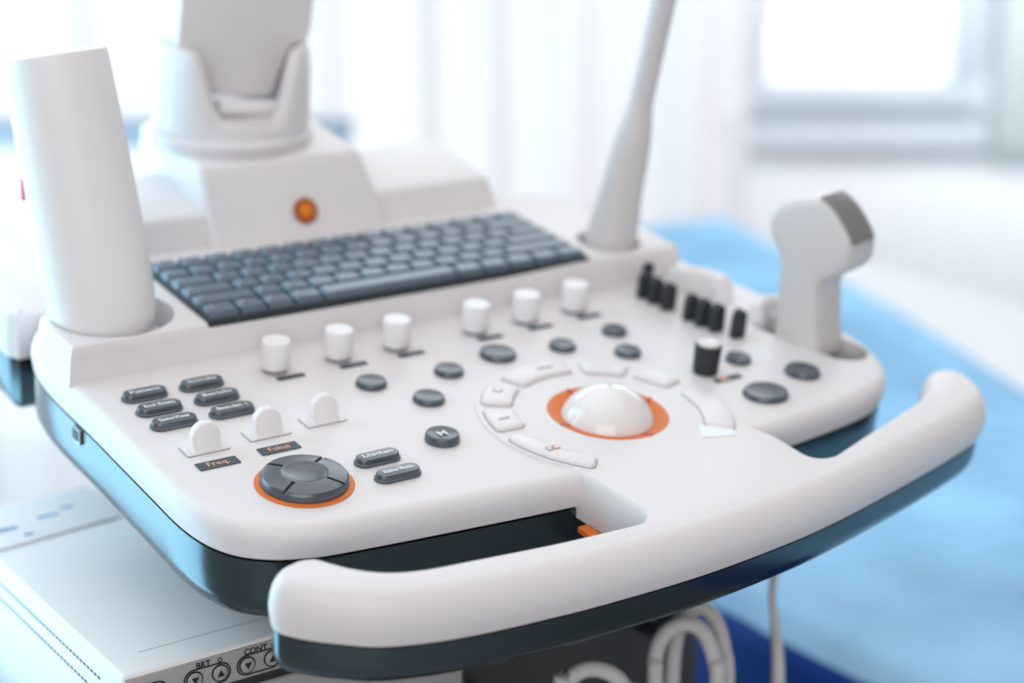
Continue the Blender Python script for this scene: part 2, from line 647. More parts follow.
# ---------------------------------------------------------------- keyboard deck
DZ = 0.0205
deck_pts = [(-0.0606, 0.1575), (0.19, 0.1600), (0.372, 0.1545), (0.3785, 0.1600), (0.377, 0.20), (0.366, 0.262), (0.35, 0.290), (0.19, 0.300), (0.03, 0.292), (-0.030, 0.240), (-0.058, 0.212), (-0.0606, 0.203)]
dk = []
for i, p in enumerate(deck_pts):
    q = deck_pts[(i + 1) % len(deck_pts)]
    for k in range(6):
        dk.append((p[0] + (q[0] - p[0]) * k / 6, p[1] + (q[1] - p[1]) * k / 6))
me = loft(ccw(dk), [(0.0, -0.004), (0.0006, 0.004), (0.0018, 0.0150), (0.0026, 0.0180), (0.0040, 0.0198), (0.0062, DZ)], 'white_plastic')
CUPB = (-0.0228, 0.1925)
WB = (0.3345, 0.186)
me = carve(me, lathe([(0.0350, 0.004), (0.0362, 0.05)], 'white_plastic', (CUPB[0] + 0.004, CUPB[1] + 0.003, 0), n=48, sx=1.0, sy=0.92),
           lathe([(0.0215, 0.004), (0.0225, 0.05)], 'white_plastic', (WB[0], WB[1], 0), n=40))
deck = place('keyboard_deck', me, con)

# keyboard: bed and single keys
KX0, KX1, KY0, KY1 = 0.0265, 0.2980, 0.1620, 0.2500
kbd = place('keyboard', box((KX0 - 0.0015, KY0 - 0.001, DZ - 0.003), (KX1 + 0.0015, KY1 + 0.001, DZ + 0.0016), 'key_bed', 0.0006), con)
rows = [[1.1, 1, 1, 1.1, 5.3, 1.1, 1.1, 1.1, 1.1, 1.1],
        [2.2] + [1] * 10 + [2.8], [1.8] + [1] * 11 + [2.2], [1.5] + [1] * 12 + [1.5], [1] * 13 + [2], [1] * 15]
U = (KX1 - KX0) / 15
RD = (KY1 - KY0) / 6
kmesh = {}


def key_mesh(w, d):
    k = (round(w, 3), round(d, 4))
    if k not in kmesh:
        L, W = w * U - 0.0017, d - 0.0017
        me = loft(rrect(0, 0, L, W, 0.0012, 2), [(0, 0), (0.0002, 0.0024), (0.0009, 0.0042), (0.0017, 0.0048)], 'key_blue_grey', angle=35)
        bm = bmesh.new()
        bm.from_mesh(me)
        px_, py_ = -L / 2 + 0.0040, W / 2 - 0.0044
        q = [bm.verts.new((px_ + sx * 0.0011, py_ + sy * 0.0013, 0.00488)) for sx, sy in ((-1, -1), (1, -1), (1, 1), (-1, 1))]
        f = bm.faces.new(q)
        f.material_index = 1
        bm.to_mesh(me)
        bm.free()
        me.materials.append(MATS['key_legend'])
        kmesh[k] = me
    return kmesh[k]


for ri, row in enumerate(rows):
    x = KX0
    for w in row:
        me = key_mesh(w, RD)
        o = bpy.data.objects.new('key', me)
        COL.objects.link(o)
        o.parent = kbd
        c = Vector((x + w * U / 2, KY0 + RD * (ri + 0.5), DZ + 0.0013))
        o.matrix_local = Matrix.Translation(c - ORIG[kbd.name]) @ Matrix.Rotation(random.uniform(-0.006, 0.006), 4, 'X')
        x += w * U
for me in kmesh.values():
    me.name = 'key'

# ---------------------------------------------------------------- rear block behind the keyboard
def hull(rings, material, angle=30, bevel=0.0):
    """rings of equal length, bottom to top"""
    n = len(rings[0])
    V = [p for r in rings for p in r]
    Fc = []
    for k in range(len(rings) - 1):
        for i in range(n):
            j = (i + 1) % n
            Fc.append((k * n + i, k * n + j, (k + 1) * n + j, (k + 1) * n + i))
    Fc.append(tuple(range(n))[::-1])
    Fc.append(tuple((len(rings) - 1) * n + i for i in range(n)))
    me = new_mesh(V, Fc, material, 0)
    if bevel:
        bm = bmesh.new()
        bm.from_mesh(me)
        bmesh.ops.bevel(bm, geom=list(bm.edges), offset=bevel, segments=3, profile=0.5, affect='EDGES')
        bm.to_mesh(me)
        bm.free()
    me.shade_smooth()
    me.set_sharp_from_angle(angle=math.radians(angle))
    return me


def wedge(x0b, x1b, x0t, x1t, yb, yt, yback, zb, zt, zback, material, bevel):
    return hull([[(x0b, yb, zb), (x1b, yb, zb), (x1b, yback, zb), (x0b, yback, zb)],
                 [(x0t, yt, zt), (x1t, yt, zt), (x1t, yback, zback), (x0t, yback, zback)]], material, 30, bevel)


place('rear_wing', wedge(0.0, 0.312, 0.008, 0.300, 0.270, 0.283, 0.350, 0.002, 0.0395, 0.048, 'white_plastic', 0.004), con)
rear = place('rear_block', wedge(0.080, 0.216, 0.081, 0.200, 0.2600, 0.2925, 0.385, 0.004, 0.0675, 0.0715, 'white_plastic', 0.005), con)
# orange round badge on the sloped face
bc = py((305, 211), 0.2860)
fn = Vector((0, -0.0635, 0.0325)).normalized()


def on_face(px):                     # hit the sloped front face of the rear block
    n = np.array([0, -0.0635, 0.0325])
    n = n / np.linalg.norm(n)
    p0 = np.array([0.14, 0.2600, 0.004])
    d = pdir(px)
    t = ((p0 - CAM_P) @ n) / (d @ n)
    return CAM_P + d * t


bc = on_face((305, 211))
bd = place('badge', lathe([(0.0086, -0.001), (0.0088, 0.0012), (0.0080, 0.0016), (0.0066, 0.0016)], 'badge_dark', bc, fn, n=36), con, label='round orange emblem')
place('badge_centre', lathe([(0.0050, 0.0012), (0.0050, 0.0021), (0.0040, 0.0025)], 'badge_orange', bc, fn, n=32), bd)

# ---------------------------------------------------------------- monitor stand: cheeked socket and neck
sc = pz((231, 128), 0.0745)
SR = 0.052
SY = 0.80
V, Fc = [], []
n = 72
for i in range(n):
    a = 2 * math.pi * i / n
    dl = min(abs((math.degrees(a) - ax_ + 180) % 360 - 180) for ax_ in (-79, 101))
    t_ = max(0.0, min(1.0, (dl - 21) / 28))
    h = 0.015 + 0.044 * t_ * t_ * (3 - 2 * t_)
    ux = np.array([0.93, -0.37])
    uy = np.array([0.37, 0.93])
    for r, z in ((1.0, -0.006), (1.0, 0.004), (0.99, h * 0.7), (0.965, h - 0.004), (0.94, h), (0.80, h), (0.77, h - 0.004), (0.74, 0.014), (0.0, 0.013)):
        q = ux * (SR * r * math.cos(a)) + uy * (SR * SY * r * math.sin(a))
        V.append((sc[0] + q[0], sc[1] + q[1], 0.0745 + z))
K = 9
for i in range(n):
    j = (i + 1) % n
    for k in range(K - 1):
        Fc.append((i * K + k, j * K + k, j * K + k + 1, i * K + k + 1))
Fc.append(tuple(i * K for i in range(n)))
sock = place('monitor_socket', new_mesh(V, Fc, 'white_plastic', 45), con)
place('socket_collar', lathe([(0.054, -0.004), (0.056, -0.001), (0.056, 0.004), (0.053, 0.006)], 'white_plastic', (sc[0], sc[1], 0.0715), n=64, sx=1.0, sy=0.85), con)
# neck: slab with a narrowed foot, face towards the operator
ne = np.array([0.995, -0.10])
nn = np.array([0.10, 0.995])


def neck_uv(px):
    p0 = np.array([sc[0], sc[1], 0.08]) + np.array([nn[0], nn[1], 0]) * -0.012
    nrm = np.array([nn[0], nn[1], 0.0])
    d = pdir(px)
    t = ((p0 - CAM_P) @ nrm) / (d @ nrm)
    p = CAM_P + d * t - p0
    return (float(p[:2] @ ne), float(p[2]))


npx = [(184, -60), (181, 0), (178, 49), (189, 57), (209, 88), (216, 95), (225, 97), (266, 97), (273, 92), (282, 70), (289, 54), (297, 43), (309, 40), (315, 0), (322, -60)]
nuv = [neck_uv(p) for p in npx]


def neck_tf(x, y, z):
    lean = 0.0
    return (sc[0] + ne[0] * x + nn[0] * (-0.012 - z), sc[1] + ne[1] * x + nn[1] * (-0.012 - z), 0.08 + y)


me = loft(ccw(dense(nuv, 3)), [(0.003, -0.040), (0.0, -0.036), (0.0, -0.003), (0.0008, -0.0008), (0.003, 0.0)], 'white_plastic', tf=neck_tf)
place('monitor_neck', me, con)
ha, hb = neck_uv((214, 105)), neck_uv((272, 105))
place('slit_bar', tube([neck_tf(ha[0], ha[1], 0.006), neck_tf(hb[0], hb[1], 0.006)], 0.0055, 'cap_plastic', 24), con)  # added white bar, in place of the bright see-through slit under the neck
hp = neck_uv((213, 106))
place('hinge_pin', lathe([(0.0042, -0.005), (0.0045, -0.001), (0.004, 0.0)], 'cap_plastic', neck_tf(hp[0], hp[1], 0.002), (-nn[0], -nn[1], 0), n=20), con)

# ---------------------------------------------------------------- small pod at the console's left back
pod = [(-0.056, 0.268), (-0.051, 0.260), (-0.02, 0.260), (-0.0, 0.30), (-0.0, 0.42), (-0.056, 0.42)]
pod_pts = []
for i, p in enumerate(pod):
    q = pod[(i + 1) % len(pod)]
    for k in range(4):
        pod_pts.append((p[0] + (q[0] - p[0]) * k / 4, p[1] + (q[1] - p[1]) * k / 4))
place('side_pod', loft(ccw(pod_pts), [(0, -0.0286), (0, -0.006), (0.0015, -0.001), (0.006, 0.0015)], 'white_plastic'), con)
place('side_pod_base', loft(ccw(pod_pts), [(0.006, -0.064), (0.002, -0.058), (0.001, -0.0294)], 'dark_shell'), con)

# ---------------------------------------------------------------- holders on the right side
def holder(c, r_out, r_in, a_from, a_to, h, name='probe_holder'):
    V, Fc = [], []
    n = 28
    for i in range(n + 1):
        a = math.radians(a_from + (a_to - a_from) * i / n)
        e = min(1.0, math.sin(math.pi * (i + 0.6) / (n + 1.2)) * 2.2)
        for r, z in ((r_out, -0.004), (r_out, h * e - 0.004), (r_out - 0.002, h * e - 0.001), (r_out - 0.005, h * e), (r_in + 0.002, h * e - 0.0005), (r_in, h * e - 0.003), (r_in, -0.004)):
            V.append((c[0] + r * math.cos(a), c[1] + r * math.sin(a), z))
    K = 7
    for i in range(n):
        for k in range(K - 1):
            Fc.append((i * K + k, (i + 1) * K + k, (i + 1) * K + k + 1, i * K + k + 1))
    Fc.append(tuple(range(K)))
    Fc.append(tuple(n * K + k for k in range(K))[::-1])
    return place(name, new_mesh(V, Fc, 'white_plastic', 45), con)


holder((0.350, 0.114), 0.0290, 0.0165, -34, 100, 0.0165)
holder((0.389, 0.062), 0.026, 0.016, -10, 165, 0.010)

# ---------------------------------------------------------------- controls
def round_button(c, r, h=0.0052, material='slate_rubber', sx=1.0, sy=1.0, text=None):
    z = 0.0004
    me = lathe([(r, z), (r, z + h * 0.35), (r * 0.965, z + h * 0.75), (r * 0.93, z + h), (r * 0.87, z + h * 1.08), (r * 0.80, z + h * 1.03), (r * 0.55, z + h * 0.90), (r * 0.25, z + h * 0.82), (r * 0.02, z + h * 0.8)],
               material, (c[0], c[1], 0), n=36, sx=sx, sy=sy)
    o = place('round_button', me, con)
    if text:
        lettering(text, r * 0.80, 'print_white', o, (c[0], c[1], z + h * 0.98), bold=0.00002)
    return o


rb = [((0.0914, 0.0884), 0.0090), ((0.1412, 0.0842), 0.0088), ((0.1104, 0.0572), 0.0092), ((0.1818, 0.0929), 0.0112), ((0.2254, 0.0869), 0.0084),
      ((0.2701, 0.0928), 0.0080), ((0.2575, 0.0630), 0.0084), ((0.3149, 0.0263), 0.0080), ((0.3393, -0.0048), 0.0110)]
round_button((0.0903, 0.0119), 0.0096, 0.0040, text='M')
for i, (c, r) in enumerate(rb):
    round_button(c, r, 0.0030)
round_button((0.2965, -0.019), 0.0128, 0.0028, sx=1.12)


def oval_button(c, text, L=0.0268, W=0.0112):
    h = 0.0042
    me = loft(stadium(c[0], c[1], L, W), [(0, 0.0003), (0.0, 0.0012), (0.0007, 0.0017), (0.0010, h - 0.0006), (0.0013, h - 0.0001), (0.0019, h)], 'slate_rubber')
    o = place('oval_button', me, con)
    lettering(text, 0.0046, 'print_white', o, (c[0], c[1], h + 0.0002), width=0.0175)
    return o


for x, names in ((-0.0302, ('Patient', 'End Exam', 'SonoView')), (0.0038, ('Sonde', 'Bericht', 'Beenden 1'))):
    for y, nme in zip((0.1257, 0.1067, 0.0882), names):
        oval_button((x, y), nme)
oval_button((0.0463, 0.0061), 'Löschen')
oval_button((0.0469, -0.0134), 'Aktiver Modus')


def white_knob(x, y, bar=True):
    o = place('white_knob', lathe([(0.0083, 0.0030), (0.0085, 0.0034), (0.0084, 0.018), (0.0082, 0.0187), (0.0078, 0.0191), (0.0010, 0.0191)], 'cap_plastic', (x, y, 0), n=36), con)
    place('knob_collar', lathe([(0.0070, 0.0004), (0.0070, 0.0033)], 'print_grey', (x, y, 0), n=28), o)
    b = place('label_bar', loft(rrect(x + 0.0038, y - 0.0118, 0.0175, 0.0046, 0.0005, 1), [(0, 0.0002), (0, 0.0005)], 'label_slate'), con)
    return o


for x, y in ((0.0511, 0.1283), (0.0922, 0.1280), (0.1315, 0.1278), (0.1893, 0.1292), (0.2280, 0.1305), (0.2675, 0.1325)):
    white_knob(x, y)


def paddle(x, y):
    # rounded tab standing in a slot
    w, h, t = 0.0080, 0.0155, 0.0052
    ol = [(-w * 0.96, -0.002), (w * 0.96, -0.002), (w, 0.004), (w, h - w)]
    ol += [(w * math.cos(math.pi * k / 12), h - w + w * math.sin(math.pi * k / 12)) for k in range(1, 12)]
    ol += [(-w, h - w), (-w, 0.004)]
    lean = 0.12

    def tf(u, v, d):
        return (x + u, y + d + lean * v + 0.0022 * max(0, 1 - v / 0.005) * (-1 if d < 0 else 1), v)
    me = loft(ccw(ol), [(0.0010, -t / 2), (0.0003, -t / 2 + 0.0003), (0, -t / 2 + 0.0009), (0, t / 2 - 0.0009), (0.0003, t / 2 - 0.0003), (0.0010, t / 2)], 'cap_plastic', tf=tf)
    o = place('toggle_paddle', me, con)
    place('slot_surround', loft(rrect(x, y + 0.001, 0.0245, 0.0125, 0.0008, 2), [(0, 0.0002), (0, 0.0005)], 'slot_grey'), o)
    place('slot_plate', loft(rrect(x + 0.0002, y + 0.001, 0.0236, 0.0118, 0.0006, 2), [(0, 0.0004), (0, 0.0008)], 'white_plastic'), o)
    return o


for x, y in ((-0.0280, 0.0555), (0.0090, 0.0577), (0.0442, 0.0593)):
    paddle(x, y)
for x, y, s in ((-0.0293, 0.0380, 'Freq.'), (0.0067, 0.0398, 'Fokus')):
    p = place('label_plate', loft(rrect(x, y, 0.0228, 0.0080, 0.0006, 2), [(0, 0.0002), (0, 0.0006)], 'label_slate'), con, label='slate label with orange lettering')
    lettering(s, 0.0060, 'print_orange', p, (x, y, 0.0008), width=0.0122, bold=0.00004)

# dial with lit orange ring
place('dial_ring', lathe([(0.0254, 0.0002), (0.0254, 0.0006), (0.0250, 0.0009), (0.0190, 0.0009)], 'orange_ring', (0, 0, 0), n=64), con)
me = lathe([(0.0226, 0.0006), (0.0226, 0.0032), (0.0222, 0.0048), (0.0214, 0.0058), (0.0196, 0.0064), (0.0124, 0.0071), (0.0114, 0.0071), (0.0105, 0.0066), (0.0090, 0.0060), (0.005, 0.0057), (0.0005, 0.0056)], 'slate_rubber', (0, 0, 0), n=72)
cuts = []
for a in (35, 125, 215, 305):
    ca, sa = math.cos(math.radians(a)), math.sin(math.radians(a))
    cuts.append(box((0.0122, -0.0010, 0.0058), (0.027, 0.0010, 0.012), 'slate_rubber', 0, 1, tf=lambda v, ca=ca, sa=sa: Vector((v.x * ca - v.y * sa, v.x * sa + v.y * ca, v.z - 0.11 * (v.x - 0.012)))))
me = carve(me, *cuts)
place('dial', me, con)

# trackball, its ring and the keys round it
place('ball_well', lathe([(0.0346, -0.0080), (0.0346, -0.0075), (0.02, -0.0070)], 'hole_dark', (TB[0], TB[1], 0), n=48), con)
ring = place('trackball_ring', new_mesh(*(lambda n=96: (
    [(TB[0] + r * math.cos(2 * math.pi * i / n), TB[1] + r * math.sin(2 * math.pi * i / n), z) for r, z in ((0.0345, -0.004), (0.0345, 0.0012), (0.0338, 0.0014), (0.0268, -0.0008), (0.0262, -0.004)) for i in range(n)],
    [(k * n + i, k * n + (i + 1) % n, (k + 1) * n + (i + 1) % n, (k + 1) * n + i) for k in range(4) for i in range(n)]))(), 'orange_ring', 40), con)
for pn in ((569, 391.6), (566.6, 424.6), (646.6, 433.8), (648, 400.6)):
    qn = pz(pn, 0.0005)
    a = math.degrees(math.atan2(qn[1] - TB[1], qn[0] - TB[0]))
    ca, sa = math.cos(math.radians(a)), math.sin(math.radians(a))
    place('ring_notch', box((0.0280, -0.0011, -0.0004), (0.0344, 0.0011, 0.0021), 'orange_line', 0.0002, 1, tf=lambda v, ca=ca, sa=sa: Vector((TB[0] + v.x * ca - v.y * sa, TB[1] + v.x * sa + v.y * ca, v.z + (v.x - 0.0345) * 0.30))), ring)
prof = [(0.0005, -0.0060 - 0.0282)]
for k in range(1, 25):
    a = -math.pi / 2 + math.pi * k / 24
    prof.append((max(0.0003, 0.0287 * math.cos(a)), -0.0118 + 0.0287 * math.sin(a)))
place('trackball', lathe([p for p in prof if p[1] > -0.016], 'ball_white', (TB[0], TB[1], 0), n=64, angle=80), con)


def sector(r0, r1, d0, d1, z0=0.0, round_=0.0022):
    d0, d1 = math.radians(d0), math.radians(d1)
    n = 10
    pts = []
    k0, k1 = round_ / r0, round_ / r1
    for i in range(n + 1):
        a = d0 + k1 + (d1 - d0 - 2 * k1) * i / n
        pts.append((r1 * math.cos(a), r1 * math.sin(a)))
    pts.append(((r1 - round_) * math.cos(d1), (r1 - round_) * math.sin(d1)))
    pts.append(((r0 + round_) * math.cos(d1), (r0 + round_) * math.sin(d1)))
    for i in range(n + 1):
        a = d1 - k0 - (d1 - d0 - 2 * k0) * i / n
        pts.append((r0 * math.cos(a), r0 * math.sin(a)))
    pts.append(((r0 + round_) * math.cos(d0), (r0 + round_) * math.sin(d0)))
    pts.append(((r1 - round_) * math.cos(d0), (r1 - round_) * math.sin(d0)))
    return [(TB[0] + p[0], TB[1] + p[1]) for p in pts]


ZD = 0.0011
sect = [(0.0600, 0.0722, 183, 227), (0.0540, 0.0716, 154, 176), (0.0540, 0.0716, 122, 148), (0.0530, 0.0694, 76, 117), (0.0515, 0.0660, 42, 68), (0.0530, 0.0680, 13, 36), (0.0545, 0.0716, -43, 2)]
skeys = []
for q in sect:
    ol = ccw(sector(*q))
    o = place('curved_button', loft(ol, [(0, ZD - 0.0003), (0.0001, ZD + 0.0011), (0.0006, ZD + 0.0019), (0.0018, ZD + 0.0023)], 'key_white'), con)
    gap = place('button_gap', loft(ccw(sector(q[0] - 0.0005, q[1] + 0.0005, q[2] - 0.4, q[3] + 0.4)), [(0, ZD - 0.0006), (0, ZD + 0.0002)], 'print_grey'), o)
    skeys.append(o)
ZK = ZD + 0.0024
place('print_mark', lathe([(0.0030, 0), (0.0030, 0.0002)], 'print_grey', (0.1498, 0.0467, ZK), n=24), skeys[2])
place('print_mark', lathe([(0.0023, 0.0002), (0.0023, 0.0004)], 'key_white', (0.1498, 0.0467, ZK), n=24), skeys[2])
place('print_mark', loft(rrect(0.1325, 0.0145, 0.0075, 0.0010, 0.0003, 1), [(0, ZK), (0, ZK + 0.0002)], 'print_grey'), skeys[1])
for dx_, mm in ((-0.0022, 'print_grey'), (0.0022, 'print_red')):
    for s_, m_ in ((1.0, mm), (0.62, 'key_white')):
        place('print_mark', loft(rrect(0.1355 + dx_, -0.0268, 0.0036 * s_, 0.0040 * s_, 0.0003, 1), [(0, ZK + (0 if s_ == 1 else 0.0002)), (0, ZK + (0.0002 if s_ == 1 else 0.0004))], m_), skeys[0])
place('print_mark', loft(rrect(0.1935, 0.0612, 0.0110, 0.0014, 0.0003, 1), [(0, ZK), (0, ZK + 0.0002)], 'print_grey'), skeys[3])
# highlight of the bevel before the right curved button, laid on as white plate
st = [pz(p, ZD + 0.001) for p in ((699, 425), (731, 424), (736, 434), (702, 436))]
place('bevel_highlight', loft(ccw(st), [(0, ZD - 0.0002), (0, ZD + 0.0006)], 'print_white'), con)

# slider tabs at the right
for x, y, h in ((0.3260, 0.1330, 0.015), (0.3265, 0.1222, 0.015), (0.3275, 0.1100, 0.0155), (0.3300, 0.0905, 0.015), (0.3310, 0.0795, 0.0155), (0.3335, 0.0690, 0.0155), (0.3395, 0.0555, 0.016)):
    w = 0.0047
    h = h * 1.2
    ol = [(-w, 0.0004), (w, 0.0004), (w * 0.92, h - w * 1.2)] + [(w * 0.92 * math.cos(math.pi * k / 8), h - w * 1.2 + w * 1.2 * math.sin(math.pi * k / 8)) for k in range(1, 8)] + [(-w * 0.92, h - w * 1.2)]
    place('slider_tab', loft(ccw(ol), [(0.0008, -0.0032), (0, -0.0026), (0, 0.0026), (0.0008, 0.0032)], 'black_rubber', tf=lambda u, v, d, x=x, y=y: (x + u, y + d, v)), con)
place('slider_tab', lathe([(0.0034, 0.0004), (0.0034, 0.014), (0.0040, 0.0155), (0.0041, 0.0180), (0.0030, 0.0203), (0.0004, 0.0210)], 'black_rubber', (0.3335, 0.1405, 0), n=18), con)
# black knob
kn = place('black_knob', lathe([(0.0076, 0.0004), (0.0078, 0.002), (0.0083, 0.0172), (0.0080, 0.0182), (0.0074, 0.0186)], 'black_rubber', (0.2845, 0.0218, 0), n=36), con)
place('knob_cap', lathe([(0.0070, 0.0184), (0.0070, 0.0190), (0.0064, 0.0193)], 'silver_button', (0.2845, 0.0218, 0), n=32), kn)
lb = place('label_bar', loft(rrect(0.2910, 0.0085, 0.0200, 0.0050, 0.0005, 1), [(0, 0.0002), (0, 0.0006)], 'label_slate'), con)
place('print_mark', loft(rrect(0.2880, 0.0085, 0.0060, 0.0036, 0.0003, 1), [(0, 0.0006), (0, 0.0008)], 'print_orange'), lb)

# ---------------------------------------------------------------- trunk, shelf and base (world frame)
place('trunk', box((0.10, 0.085, 0.10), (0.352, 0.42, 0.860), 'trunk_plastic', 0.02, 4), con, 'world')
place('printer_shelf', box((-0.12, 0.03, 0.700), (0.15, 0.33, 0.7195), 'trunk_plastic', 0.006, 3), con, 'world')
place('base_plate', box((-0.02, -0.02, 0.06), (0.40, 0.55, 0.12), 'trunk_plastic', 0.02, 4), con, 'world')
for x, y in ((0.02, 0.02), (0.36, 0.02), (0.02, 0.5), (0.36, 0.5)):
    place('castor_wheel', lathe([(0.022, -0.014), (0.034, -0.010), (0.034, 0.010), (0.022, 0.014)], 'black_rubber', (x, y, 0.034), (1, 0, 0), n=28), con, 'world')
place('cable_hook', tube(dense([(0.262, 0.09, 0.735), (0.262, 0.06, 0.733), (0.262, 0.035, 0.735), (0.262, 0.025, 0.748)], 5, False), 0.005, 'black_rubber'), con, 'world')

# ================================================================== gel bottle in the left holder
ax = Vector((-0.070, 0.302, 1.0)).normalized()
cup = Thing('probe_holder_cup', 'tall smooth white tapered canister standing in the left front corner well', 'canister', tuple(M_PANEL @ Vector((CUPB[0], CUPB[1], 0.004))))
CL = 0.166
pr = [(0.004, 0.0), (0.018, 0.0005), (0.0250, 0.003), (0.0290, 0.012), (0.0308, 0.026), (0.0313, 0.05), (0.0309, 0.09), (0.0300, 0.13), (0.0291, CL - 0.004), (0.0285, CL - 0.0012), (0.0266, CL), (0.002, CL)]
me = lathe(pr, 'cap_plastic', (CUPB[0], CUPB[1] - 0.001, 0.0055), ax, n=56)
cb = place('canister_body', me, cup)
cp = Vector((CUPB[0], CUPB[1], 0.0055)) + ax * 0.090 + Vector((-0.0300, 0.006, 0))
place('red_mark', box(tuple(cp + Vector((-0.0012, -0.002, -0.006))), tuple(cp + Vector((0.0006, 0.002, 0.006))), 'red_mark', 0.0003), cup)

# ================================================================== slim wand probe in the right well
wd_ = Thing('wand_probe', 'slim white wand transducer standing upright in the well beside the keyboard', 'ultrasound probe', tuple(M_PANEL @ Vector((WB[0], WB[1], 0.004))))
axw = Vector((0.062, -0.078, 1.0)).normalized()
pr = [(0.013, 0.0), (0.0165, 0.001), (0.0178, 0.005), (0.0179, 0.013), (0.0173, 0.022), (0.0158, 0.036), (0.0145, 0.050), (0.0137, 0.065), (0.0130, 0.080), (0.0119, 0.092), (0.0099, 0.103), (0.0085, 0.112), (0.0081, 0.122), (0.0081, 0.16), (0.0083, 0.20), (0.0083, 0.27), (0.0078, 0.282), (0.005, 0.290), (0.001, 0.292)]
pr = [(float(a[0]), float(a[1])) for a in dense(pr[1:], 3, False)]
me = lathe(pr, 'probe_plastic', (WB[0], WB[1], 0.0055), axw, n=40)
place('wand_body', me, wd_)

# ================================================================== convex hand-held probe
pb = Thing('convex_probe', 'mushroom-headed grey white convex transducer standing in the right side holder', 'ultrasound probe', tuple(M_PANEL @ Vector((PB[0], PB[1], -0.02))))
T2 = 0.0165


def probe_uv(px):
    p0 = np.array([PB[0] - EN[0] * (T2 - 0.006), PB[1] - EN[1] * (T2 - 0.006), 0])
    nrm = np.array([EN[0], EN[1], 0.0])
    d = pdir(px)
    t = ((p0 - CAM_P) @ nrm) / (d @ nrm)
    p = CAM_P + d * t - p0
    return (float(p[0] * EF[0] + p[1] * EF[1]), float(p[2]))


def probe_tf(u, v, d):
    return (PB[0] + EF[0] * u + EN[0] * d, PB[1] + EF[1] * u + EN[1] * d, v)


ppx = [(777, 362), (777, 340), (778.5, 318), (782, 285), (783, 258), (779, 245), (773.5, 232), (773.5, 220), (779, 208), (788, 201.5), (800, 198.5), (812, 197.5), (823, 199), (830, 204), (838, 213), (846, 226), (851, 236), (854, 246), (853.5, 258), (850, 268), (840, 275), (826, 281), (821.5, 288), (820.5, 305), (820, 330), (819, 362)]
puv = ccw(dense([probe_uv(p) for p in ppx], 4))
me = loft(puv, [(0.0050, -T2), (0.0022, -T2 + 0.0008), (0.0006, -T2 + 0.0028), (0, -T2 + 0.0055), (0, T2 - 0.0055), (0.0006, T2 - 0.0028), (0.0022, T2 - 0.0008), (0.0050, T2)], 'probe_plastic', tf=probe_tf, angle=60)
place('probe_body', me, pb)
lpx = dense([probe_uv(p) for p in [(822, 198.5), (830, 204), (838, 213), (846, 226), (851, 236), (854, 245.5)]], 5, False)
V, Fc = [], []
nL = len(lpx)
for i, p in enumerate(lpx):
    a, b = lpx[max(0, i - 1)], lpx[min(nL - 1, i + 1)]
    t = (np.array(b) - a)
    t = t / np.linalg.norm(t)
    nrm = np.array([-t[1], t[0]])
    if nrm @ np.array([0.5, 0.8]) < 0:
        nrm = -nrm
    for d, hgt in ((-0.0125, -0.002), (-0.0122, 0.0010), (-0.0108, 0.0018), (0.0108, 0.0018), (0.0122, 0.0010), (0.0125, -0.002)):
        q = np.array(p) + nrm * hgt
        V.append(probe_tf(q[0], q[1], d))
for i in range(nL - 1):
    for k in range(5):
        Fc.append((i * 6 + k, (i + 1) * 6 + k, (i + 1) * 6 + k + 1, i * 6 + k + 1))
Fc.append(tuple(range(6)))
Fc.append(tuple((nL - 1) * 6 + k for k in range(6)))
place('probe_lens', new_mesh(V, Fc, 'lens_rubber', 50), pb, label='dark grey curved contact face')
pu = probe_uv((799, 362))
b0 = Vector(M_PANEL @ Vector(probe_tf(pu[0], pu[1] + 0.002, 0)))
cps = [b0, b0 + Vector((0, 0, -0.06)), Vector(wdepth((774.5, 575), 1.14)), Vector(wdepth((775, 625), 1.135)), Vector(wdepth((778, 690), 1.13))]
cps += [cps[-1] + Vector((0.0, 0.0, -0.15)), cps[-1] + Vector((0.0, 0.03, -0.36))]
path = dense([tuple(p) for p in cps], 8, False)
rads = [0.0026 + 0.0018 * min(1, max(0, (i - 22) / 10)) for i in range(len(path))]
place('probe_cable', tube(path, rads, 'cable_grey'), pb, 'world')

# ================================================================== coiled cables hanging under the handle
def coil(label, pxs, depth, r, low_z):
    pts = [Vector(wdepth(p, depth)) for p in pxs]
    a, b = pts[0], pts[-1]
    mid = ((a.x + b.x) / 2, (a.y + b.y) / 2, low_z)
    full = [mid, (a.x * 0.8 + b.x * 0.2, a.y * 0.8 + b.y * 0.2, low_z + 0.02), (a.x, a.y, (a.z + low_z) / 2)] + [tuple(p) for p in pts]
    full += [(b.x, b.y, (b.z + low_z) / 2), (b.x * 0.8 + a.x * 0.2, b.y * 0.8 + a.y * 0.2, low_z + 0.02), mid]
    me = tube(dense(full, 6, False), r, 'cable_grey')
    o = place('cable_coil', me, None, 'world')
    tag(o, label, 'cable', 'cable loops under the handle')
    return o


coil('tall grey cable loop hanging below the handle, beside the blue mattress', [(655, 690), (655, 662), (660, 642), (671, 629), (686, 624), (700, 629), (709, 643), (715, 664), (717, 690)], 1.06, 0.0047, 0.45)
coil('second tall cable loop just behind the first, its top hidden by the handle', [(672, 690), (676, 640), (684, 618), (697, 608), (709, 612), (718, 626), (724, 650), (727, 690)], 1.085, 0.0047, 0.47)
coil('low grey cable loop at the bottom edge, left of the tall loop', [(560, 700), (567, 683), (578, 673), (592, 669), (607, 672), (619, 680), (628, 694), (630, 705)], 1.03, 0.0047, 0.44)

